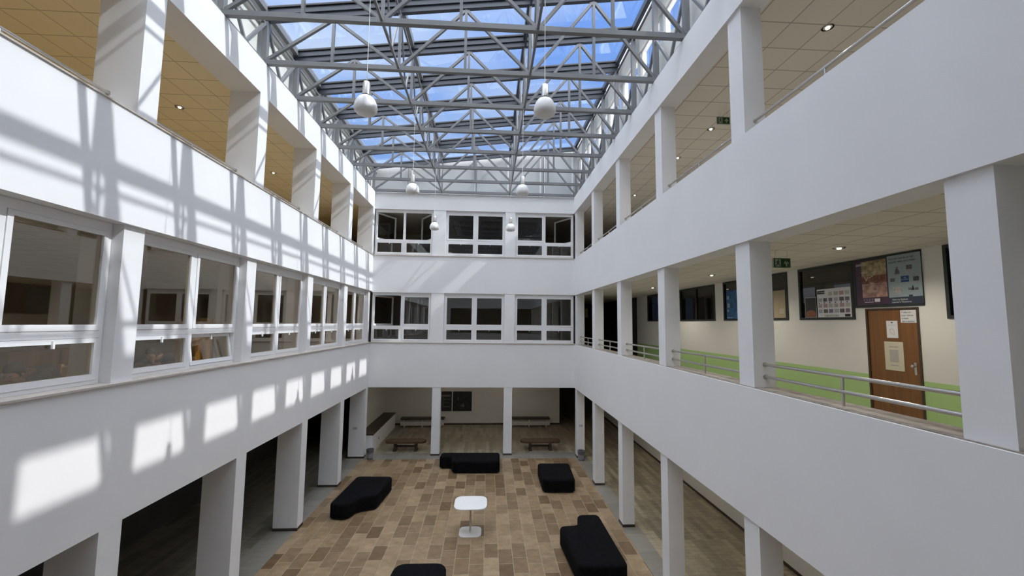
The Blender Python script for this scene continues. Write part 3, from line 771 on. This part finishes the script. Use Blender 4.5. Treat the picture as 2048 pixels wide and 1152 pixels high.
for (a, b, c_, d_) in ((0.03, 0.55, 0.14, 0.65), (0.05, 0.32, 0.16, 0.44), (0.04, 0.2, 0.12, 0.26), (0.02, 0.02, 0.3, 0.04)): blk(r, a, b, c_, d_, mat('light blue print', (0.25, 0.36, 0.42), 0.5), 'picture')
r, w, h = wall_sheet(9.22, 9.62, 5.67, 6.32, px, mat('beige sheet', (0.36, 0.29, 0.18), 0.6), 'poster', 'plain beige sheet in the dark window under the exit sign', 'poster')
blk(r, 0.2, 0.1, 0.36, 0.22, mat('beige print', (0.42, 0.36, 0.25), 0.5), 'picture')

# framed pictures in the ground-floor hall
DP = mat('dark picture print', (0.018, 0.018, 0.02), 0.3, noise=0.8, nscale=9)
for (a, b, lab) in ((-1.815, -0.80, 'dark framed picture on the far ground-floor wall, the right one'), (-2.86, -1.875, 'dark framed picture of pale lines half behind the far left pillar')):
    r = thing('framed_picture', lab, 'picture', (a, 22.94, 0.725), 0, 'framed pictures in the far hall')
    frame_rect(MB(), 0, 0, b - a, 1.03, 0.05, -0.04, 0).build('frame', BLACK, r)
    MB().box((0.05, -0.015, 0.05), (b - a - 0.05, -0.005, 0.98)).build('print', DP, r)
    GL = mat('grey line print', (0.16, 0.16, 0.16), 0.5); g = MB()
    if a < -2: 
        for (x0, z0, x1, z1) in ((0.5, 0.2, 0.53, 0.8), (0.5, 0.6, 0.9, 0.63), (0.5, 0.2, 0.9, 0.25), (0.52, 0.42, 0.9, 0.44), (0.3, 0.75, 0.9, 0.85)): g.box((x0, -0.018, z0), (x1, -0.016, z1))
    else:
        for (x0, z0, x1, z1) in ((0.27, 0.55, 0.31, 0.72), (0.42, 0.25, 0.62, 0.31), (0.5, 0.35, 0.6, 0.38), (0.52, 0.2, 0.6, 0.25)): g.box((x0, -0.018, z0), (x1, -0.016, z1))
    g.build('drawing', GL, r)

r = thing('notice_board', 'small yellowish notice in the dark wing beyond the last right pillar', 'notice board', (6.16, 25.99, 5.86), 0)
MB().box((0, -0.02, 0), (0.20, 0, 0.60)).build('frame', DARKWOOD, r)
MB().box((0.012, -0.024, 0.012), (0.188, -0.02, 0.588)).build('sheet', mat('yellow sheet', (0.75, 0.62, 0.30), 0.6), r)
# ------------------------------------------------------------------ ottomans
def round_poly(pts, rad, n=6):
    out = []; L_ = len(pts)
    for i in range(L_):
        p = Vector(pts[i]); a = (Vector(pts[i - 1]) - p); b = (Vector(pts[(i + 1) % L_]) - p)
        r_ = min(rad, a.length * 0.45, b.length * 0.45); a.normalize(); b.normalize()
        p0 = p + a * r_; p1 = p + b * r_
        for k in range(n + 1):
            t = k / n; q = p0 * (1 - t) ** 2 + p * 2 * t * (1 - t) + p1 * t * t; out.append((q.x, q.y))
    return out
def inset(pts, d):
    n = len(pts); out = []
    for i in range(n):
        a = Vector(pts[i - 1]); p = Vector(pts[i]); b = Vector(pts[(i + 1) % n]); t = (b - a)
        if t.length < 1e-6: out.append(tuple(p)); continue
        t.normalize(); nrm = Vector((-t.y, t.x)); out.append((p.x + nrm.x * d, p.y + nrm.y * d))
    return out
def area(p): return sum(p[i - 1][0] * p[i][1] - p[i][0] * p[i - 1][1] for i in range(len(p)))
def ottoman(pts, label, h=0.43, rad=0.16):
    cx = sum(p[0] for p in pts) / len(pts); cy = sum(p[1] for p in pts) / len(pts)
    loc = [(x - cx, y - cy) for x, y in pts]
    if area(loc) < 0: loc = loc[::-1]
    rp = round_poly(loc, rad, 7)
    r = thing('ottoman', label, 'ottoman', (cx, cy, 0), 0, 'black lounge ottomans on the atrium floor')
    rings = [(0.0, 0.05), (0.0, h - 0.07)] + [(0.07 * (1 - math.cos(t * PI / 10)), h - 0.07 + 0.07 * math.sin(t * PI / 10)) for t in range(1, 6)]
    m = MB(); n = len(rp); vs = []
    for d, z in rings: vs += [(x, y, z) for x, y in inset(rp, d)]
    fs = [tuple(range(n - 1, -1, -1))]
    for k in range(len(rings) - 1): fs += [(k * n + i, k * n + (i + 1) % n, (k + 1) * n + (i + 1) % n, (k + 1) * n + i) for i in range(n)]
    fs.append(tuple(range((len(rings) - 1) * n, len(rings) * n)))
    m.add(vs, fs).build('cushion', BLACKF, r, smooth=True)
    MB().prism(inset(rp, 0.05), 0, 0.05).build('base', BLACK, r)
    return r
ottoman([(-1.74, 16.15), (-1.28, 16.15), (-1.2, 15.63), (0.52, 15.6), (0.55, 16.68), (-1.72, 16.72)], 'long stepped black ottoman in front of the far pillars')
ottoman([(1.87, 13.80), (2.93, 13.78), (3.04, 15.38), (1.88, 15.42)], 'square black ottoman near the right bin')
ottoman([(-4.32, 12.2), (-3.80, 12.12), (-3.62, 12.62), (-3.16, 12.75), (-3.02, 14.25), (-4.2, 14.3)], 'black ottoman with a curved notch beside the left pillars')
ottoman([(1.98, 9.0), (3.05, 9.0), (3.03, 11.35), (2.45, 11.35), (2.38, 10.8), (1.86, 10.75)], 'large black L-shaped ottoman at the lower right of the floor')
ottoman([(-2.0, 7.5), (-0.72, 7.5), (-0.78, 9.27), (-1.85, 9.28)], 'black ottoman cut by the bottom edge of the photo', rad=0.26)

# ------------------------------------------------------------------ white table
r = thing('pedestal_table', 'white pedestal table with rounded square top in the middle of the floor', 'table', (-0.37, 11.38, 0))
def squircle(w, d, n=48, e=4.2):
    return [(w * abs(math.cos(t)) ** (2 / e) * (1 if math.cos(t) > 0 else -1), d * abs(math.sin(t)) ** (2 / e) * (1 if math.sin(t) > 0 else -1)) for t in [2 * PI * k / n + 0.001 for k in range(n)]]
MB().prism(squircle(0.425, 0.415), 0.725, 0.75).build('tabletop', TABLEW, r)
MB().prism(squircle(0.29, 0.28), 0.0, 0.018).build('base', TABLEW, r)
MB().tube((0, 0, 0.018), (0, 0, 0.725), 0.025, 16).build('pole', mat('cream pole', (0.6, 0.57, 0.5), 0.35), r, smooth=True)
MB().lathe([(0.09, 0.71), (0.09, 0.725)], n=20).build('mounting_plate', CHROME, r)

# ------------------------------------------------------------------ benches of the far hall
def oval_bench(x, y, label):
    r = thing('wooden_bench', label, 'bench', (x, y, 0), 0, 'low wooden benches behind the far pillars')
    pts = []
    for k in range(28):
        t = 2 * PI * k / 28; pts.append(((0.62 if math.cos(t) > 0 else -0.62) + 0.25 * math.cos(t), 0.25 * math.sin(t)))
    MB().prism(pts, 0.34, 0.43).build('seat', BENCHW, r)
    for s in (-0.44, 0.44):
        MB().box((s - 0.07, -0.18, 0), (s + 0.07, 0.18, 0.05)).box((s - 0.05, -0.12, 0.05), (s + 0.05, 0.12, 0.34)).build('leg', DARKWOOD, r)
    MB().box((-0.39, -0.03, 0.14), (0.39, 0.03, 0.22)).build('stretcher', DARKWOOD, r)
    return r
oval_bench(-3.42, 18.45, 'low brown wooden bench with rounded ends, left of the far pillars')
oval_bench(2.36, 18.40, 'low brown wooden bench with rounded ends, right of the far pillars')
def panel_bench(x0, x1, label):
    r = thing('wall_bench', label, 'bench', (x0, 22.3, 0), 0, 'white-fronted benches on the far hall wall')
    w = x1 - x0
    MB().box((0, 0, 0.40), (w, 0.42, 0.47)).build('seat', DARKWOOD, r)
    MB().box((0, -0.012, 0.11), (w, 0.015, 0.31)).build('front_panel', mat('pale bench panel', (0.62, 0.60, 0.57), 0.5), r)
    for q in (0.2, w / 2, w - 0.2):
        MB().box((q - 0.025, -0.03, 0), (q + 0.025, 0.40, 0.40)).build('leg', MATS['pale bench panel'], r)
panel_bench(-4.45, -2.2, 'long low bench with white front against the hall wall, left part')
panel_bench(1.15, 3.38, 'long low bench with white front against the hall wall, right part')
r = thing('window_seat', 'white low cabinet with dark top along the left wall of the far hall', 'bench', (-5.34, 18.1, 0))
MB().box((0, 0, 0.0), (0.60, 4.3, 0.72)).build('body', W, r)
MB().box((0, -0.01, 0.72), (0.62, 4.31, 0.76)).build('seat', DARKWOOD, r)
MB().box((0.60, 1.0, 0.30), (0.605, 1.08, 0.38)).build('socket', BLACK, r)

# waste bins
def bin_(x, y, label):
    r = thing('waste_bin', label, 'bin', (x, y, 0), 0, 'grey waste bins')
    m = mat('dark mesh metal', (0.14, 0.14, 0.145), 0.45, 0.3)
    b = MB().lathe([(0.12, 0.0), (0.15, 0.36)], n=24, caps=False); b.lathe([(0.145, 0.36), (0.115, 0.01)], n=24, caps=False); b.lathe([(0.12, 0.0), (0.12, 0.01)], n=24)
    b.build('body', m, r, smooth=True)
    MB().lathe([(0.150, 0.345), (0.157, 0.35), (0.157, 0.37), (0.150, 0.37)], n=24, caps=False).build('rim', mat('bin rim', (0.3, 0.3, 0.31), 0.3, 0.8), r, smooth=True)
    MB().lathe([(0.13, 0.05), (0.146, 0.36), (0.150, 0.385), (0.135, 0.38)], n=20, caps=False).build('liner', mat('grey liner', (0.25, 0.25, 0.27), 0.4), r, smooth=True)
bin_(-4.63, 17.38, 'grey waste bin with liner at the far left pillar')
bin_(3.86, 17.02, 'grey waste bin with liner in front of the far right pillar')
for x, y, z, lab in ((3.915, RF(0) - PW - 0.006, 1.28, 'white light switch on the far right ground-floor pillar'), (-5.27, LF(0) - PW - 0.006, 1.18, 'white light switch on the far left ground-floor pillar')):
    r = thing('light_switch', lab, 'switch', (x, y, z))
    MB().box((-0.08, -0.006, -0.045), (0.08, 0.006, 0.045)).build('plate', mat('switch plate', (0.55, 0.55, 0.55), 0.4), r)
    for s in (-0.04, 0.04): MB().box((s - 0.025, -0.012, -0.03), (s + 0.025, -0.006, 0.03)).build('rocker', mat('switch rocker', (0.42, 0.42, 0.43), 0.4), r)

# ------------------------------------------------------------------ class room behind the left windows
def cabinet(x, y0, y1, h, label):
    r = thing('wooden_cabinet', label, 'cabinet', (x, y0, FL1), 0)
    w = y1 - y0
    MB().box((-0.45, 0, 0), (0, w, h)).build('body', OAK, r)
    n = max(2, round(w / 0.5))
    for i in range(n):
        d = MB().box((0.0, i * w / n + 0.01, 0.06), (0.018, (i + 1) * w / n - 0.01, h - 0.02)).build('door', OAK, r)
        MB().box((0.018, i * w / n + 0.04, h * 0.55), (0.03, i * w / n + 0.055, h * 0.55 + 0.1)).build('handle', CHROME, d)
cabinet(-6.55, 9.75, 11.3, 1.66, 'orange oak cupboard behind the tilted left window pane')
cabinet(-8.6, 8.0, 9.4, 1.0, 'low oak cupboard deeper in the classroom')
def desk(x, y, label):
    r = thing('classroom_desk', label, 'desk', (x, y, FL1), 0, 'classroom desks behind the left windows')
    MB().box((-0.35, -0.6, 0.72), (0.35, 0.6, 0.75)).build('desktop', mat('desk laminate', (0.40, 0.32, 0.2), 0.4), r)
    for sx in (-0.31, 0.31):
        for sy in (-0.56, 0.56): MB().box((sx - 0.02, sy - 0.02, 0), (sx + 0.02, sy + 0.02, 0.72)).build('leg', STEEL, r)
desk(-6.05, 7.24, 'classroom desk in front of the student with a hand on his face')
desk(-6.05, 5.20, 'classroom desk the grey-shirted student leans on')
def chair(x, y, rz, label):
    r = thing('classroom_chair', label, 'chair', (x, y, FL1), rz, 'wooden classroom chairs')
    OK = mat('light beech', (0.55, 0.36, 0.15), 0.4, noise=0.1, nscale=6)
    MB().box((-0.2, -0.16, 0.40), (0.2, 0.24, 0.43)).build('seat', OK, r)
    for sx in (-0.18, 0.18):
        MB().box((sx - 0.02, -0.16, 0), (sx + 0.02, -0.12, 0.40)).build('leg', OK, r)
        MB().box((sx - 0.02, 0.24, 0), (sx + 0.02, 0.28, 0.95)).build('leg', OK, r)
    MB().box((-0.16, 0.245, 0.70), (0.16, 0.27, 0.92)).build('backrest', OK, r)
chair(-6.0, 8.27, 0, 'beech chair under the student with a hand on his face')
chair(-6.05, 6.25, 0, 'beech chair under the grey-shirted student')
# wooden easel frame beside the first student
r = thing('easel', 'light wooden easel standing behind the seated student', 'easel', (-6.35, 9.1, FL1))
BE = MATS['light beech']
for s in (-0.16, 0.16): MB().beam((0, s, 0), (0, s * 0.5, 1.3), 0.04, 0.04).build('leg', BE, r)
MB().beam((-0.4, 0, 0), (0, 0, 1.2), 0.04, 0.04).build('leg', BE, r)
MB().box((-0.02, -0.35, 0.78), (0.04, 0.35, 0.82)).build('ledge', BE, r)

# ------------------------------------------------------------------ people
def skinned(name, pts, edges, rad, m, parent, subs=2):
    me = bpy.data.meshes.new(name); me.from_pydata(pts, edges, []); me.update(); me.materials.append(m)
    o = bpy.data.objects.new(name, me); C.objects.link(o); o.parent = parent
    md = o.modifiers.new('skin', 'SKIN'); md.use_smooth_shade = True
    for i, v in enumerate(me.skin_vertices[0].data): v.radius = rad[i] if isinstance(rad[i], tuple) else (rad[i], rad[i]); v.use_root = (i == 0)
    s = o.modifiers.new('sub', 'SUBSURF'); s.levels = s.render_levels = subs
    return o
def student(loc, rz, label, shirt, lean, hand_face, collar=None):
    """seated, facing local -y, leaning over a desk"""
    r = thing('person', label, 'person', loc, rz)
    SK = mat('skin', (0.40, 0.22, 0.15), 0.5); HR = mat('dark hair', (0.012, 0.010, 0.010), 0.6, noise=0.4, nscale=60, bump=0.3); TR = mat('dark trousers', (0.02, 0.025, 0.04), 0.8)
    hd = Vector((0, -0.10 - lean * 0.42, 1.27 - lean * 0.37)); nk = Vector((0, -0.02 - lean * 0.33, 1.10 - lean * 0.21)); ch = Vector((0, 0.02 - lean * 0.2, 0.92 - lean * 0.06)); pe = Vector((0, -0.05, 0.635))
    sl = nk + Vector((-0.19, 0.03, -0.05)); sr = nk + Vector((0.19, 0.03, -0.05))
    el = Vector((-0.27, -0.42, 0.83)); er = Vector((0.26, -0.44, 0.83))
    if hand_face: wr = hd + Vector((0.12, -0.13, -0.16)); tipd = Vector((-0.25, 0.15, 0.95)).normalized()
    else: wr = Vector((0.05, -0.62, 0.82)); tipd = Vector((-0.9, -0.3, 0.02)).normalized()
    wl = Vector((-0.04, -0.60, 0.82)); tipl = Vector((0.9, -0.35, 0.0)).normalized()
    P = [pe, (pe + ch) / 2, ch, nk, nk * 0.45 + hd * 0.55, sl, el, wl, sr, er, wr]
    E_ = [(0, 1), (1, 2), (2, 3), (3, 4), (3, 5), (5, 6), (6, 7), (3, 8), (8, 9), (9, 10)]
    R_ = [0.14, 0.13, 0.14, 0.062, 0.055, 0.055, 0.042, 0.030, 0.055, 0.042, 0.030]
    def hand(w, d, wi):
        pi_ = len(P); d = d.normalized(); side = d.cross(Vector((0, 0, 1)))
        if side.length < 0.3: side = Vector((1, 0, 0))
        side.normalize(); nrm = side.cross(d)
        P.append(w + d * 0.055); R_.append((0.036, 0.020)); E_.append((wi, pi_))
        for k, (o_, ln) in enumerate(((-0.030, 0.062), (-0.010, 0.072), (0.010, 0.068), (0.030, 0.052))):
            b = len(P); P.append(w + d * 0.095 + side * o_); P.append(w + d * (0.095 + ln * 0.55) + side * o_ * 1.15 + nrm * 0.008); P.append(w + d * (0.095 + ln) + side * o_ * 1.2 + nrm * 0.024)
            R_.extend([0.010, 0.009, 0.0075]); E_.extend([(pi_, b), (b, b + 1), (b + 1, b + 2)])
        b = len(P); P.append(w + d * 0.045 - side * 0.040); P.append(w + d * 0.085 - side * 0.058); R_.extend([0.011, 0.009]); E_.extend([(pi_, b), (b, b + 1)])
    hand(wl, tipl, 7); hand(wr, tipd, 10)
    # legs
    for s in (-1, 1):
        b = len(P); P.extend([Vector((s * 0.10, -0.10, 0.575)), Vector((s * 0.12, -0.48, 0.56)), Vector((s * 0.12, -0.46, 0.09)), Vector((s * 0.12, -0.60, 0.04))])
        R_.extend([0.085, 0.062, 0.045, 0.035]); E_.extend([(0, b), (b, b + 1), (b + 1, b + 2), (b + 2, b + 3)])
    skinned('body', [tuple(p) for p in P], E_, R_, SK, r, 1)
    # head with face, tilted with the lean
    h = MB(); h.ball((0, 0, 0), 0.10, 18, (0.80, 0.98, 1.18))
    tl = Matrix.Rotation(0.55 * lean + 0.1, 3, 'X')
    def deform(v):
        x, y, z = v
        if z < 0: x *= 1 + z * 2.2; y = y * (1 + z * 1.2) - 0.012
        return (x, y, z)
    h.v = [deform(v) for v in h.v]
    h.ball((0, -0.105, -0.015), 0.016, 8, (0.8, 1.0, 1.5)); h.ball((0, -0.088, -0.062), 0.02, 8, (1.2, 0.5, 0.4))
    for s in (-1, 1): h.ball((s * 0.082, 0.005, -0.01), 0.022, 8, (0.4, 0.9, 1.4))
    ho = h.build('head', SK, r, smooth=True); ho.location = hd; ho.rotation_euler = (0.5 * lean + 0.15, 0, 0)
    ey = MB()
    for s in (-1, 1): ey.ball((s * 0.032, -0.083, 0.015), 0.011, 8)
    ey.build('eye', HR, ho)
    hr = MB(); hr.ball((0, 0.012, 0.022), 0.108, 18, (0.86, 1.0, 1.12))
    hr.v = [((x, y, z) if not (y < -0.05 and z < 0.055) else (x * 0.80, -0.052 + 0.25 * (y + 0.05), z)) for x, y, z in hr.v]
    hr.v = [((x, y, z) if z > -0.055 else (x * 0.86, y * 0.8, -0.055 + 0.2 * (z + 0.055))) for x, y, z in hr.v]
    hr.build('hair', HR, ho, smooth=True)
    shp = [pe + Vector((0, 0, 0.06)), (pe + ch) / 2, ch, nk - Vector((0, -0.01, 0.035)), sl, el + (sl - el) * 0.0, sl * 0.15 + el * 0.3 + wl * 0.55, sr, er, er * 0.5 + wr * 0.5]
    skinned('shirt', [tuple(p) for p in shp], [(0, 1), (1, 2), (2, 3), (3, 4), (4, 5), (5, 6), (3, 7), (7, 8), (8, 9)], [0.165, 0.165, 0.175, 0.105, 0.085, 0.062, 0.05, 0.085, 0.062, 0.05], shirt, r)
    lp = [pe - Vector((0, 0, 0.02))]; le = []; lr = [0.155]
    for s in (-1, 1):
        b = len(lp); lp.extend([Vector((s * 0.10, -0.10, 0.575)), Vector((s * 0.12, -0.48, 0.56)), Vector((s * 0.12, -0.50, 0.12))]); lr.extend([0.10, 0.08, 0.062]); le.extend([(0, b), (b, b + 1), (b + 1, b + 2)])
    skinned('trousers', [tuple(p) for p in lp], le, lr, TR, r)
    if collar:
        c = MB().lathe([(0.074, 0.0), (0.066, 0.05)], n=20, caps=False).build('collar', collar, r, smooth=True); c.location = nk + Vector((0, 0.0, -0.01)); c.rotation_euler = (0.5 * lean, 0, 0)
    return r
WH = mat('white cloth', (0.75, 0.75, 0.75), 0.8)
student((-6.0, 8.27, FL1), 0.0, 'person with dark hair and dark blue top, face resting on hand, behind the left window', mat('dark blue cloth', (0.012, 0.022, 0.045), 0.8), 0.75, True, WH)
student((-6.05, 6.24, FL1), 0.0, 'person in a grey shirt bent over a desk behind the nearest left window', mat('grey cloth', (0.20, 0.20, 0.21), 0.8), 0.95, False, WH)
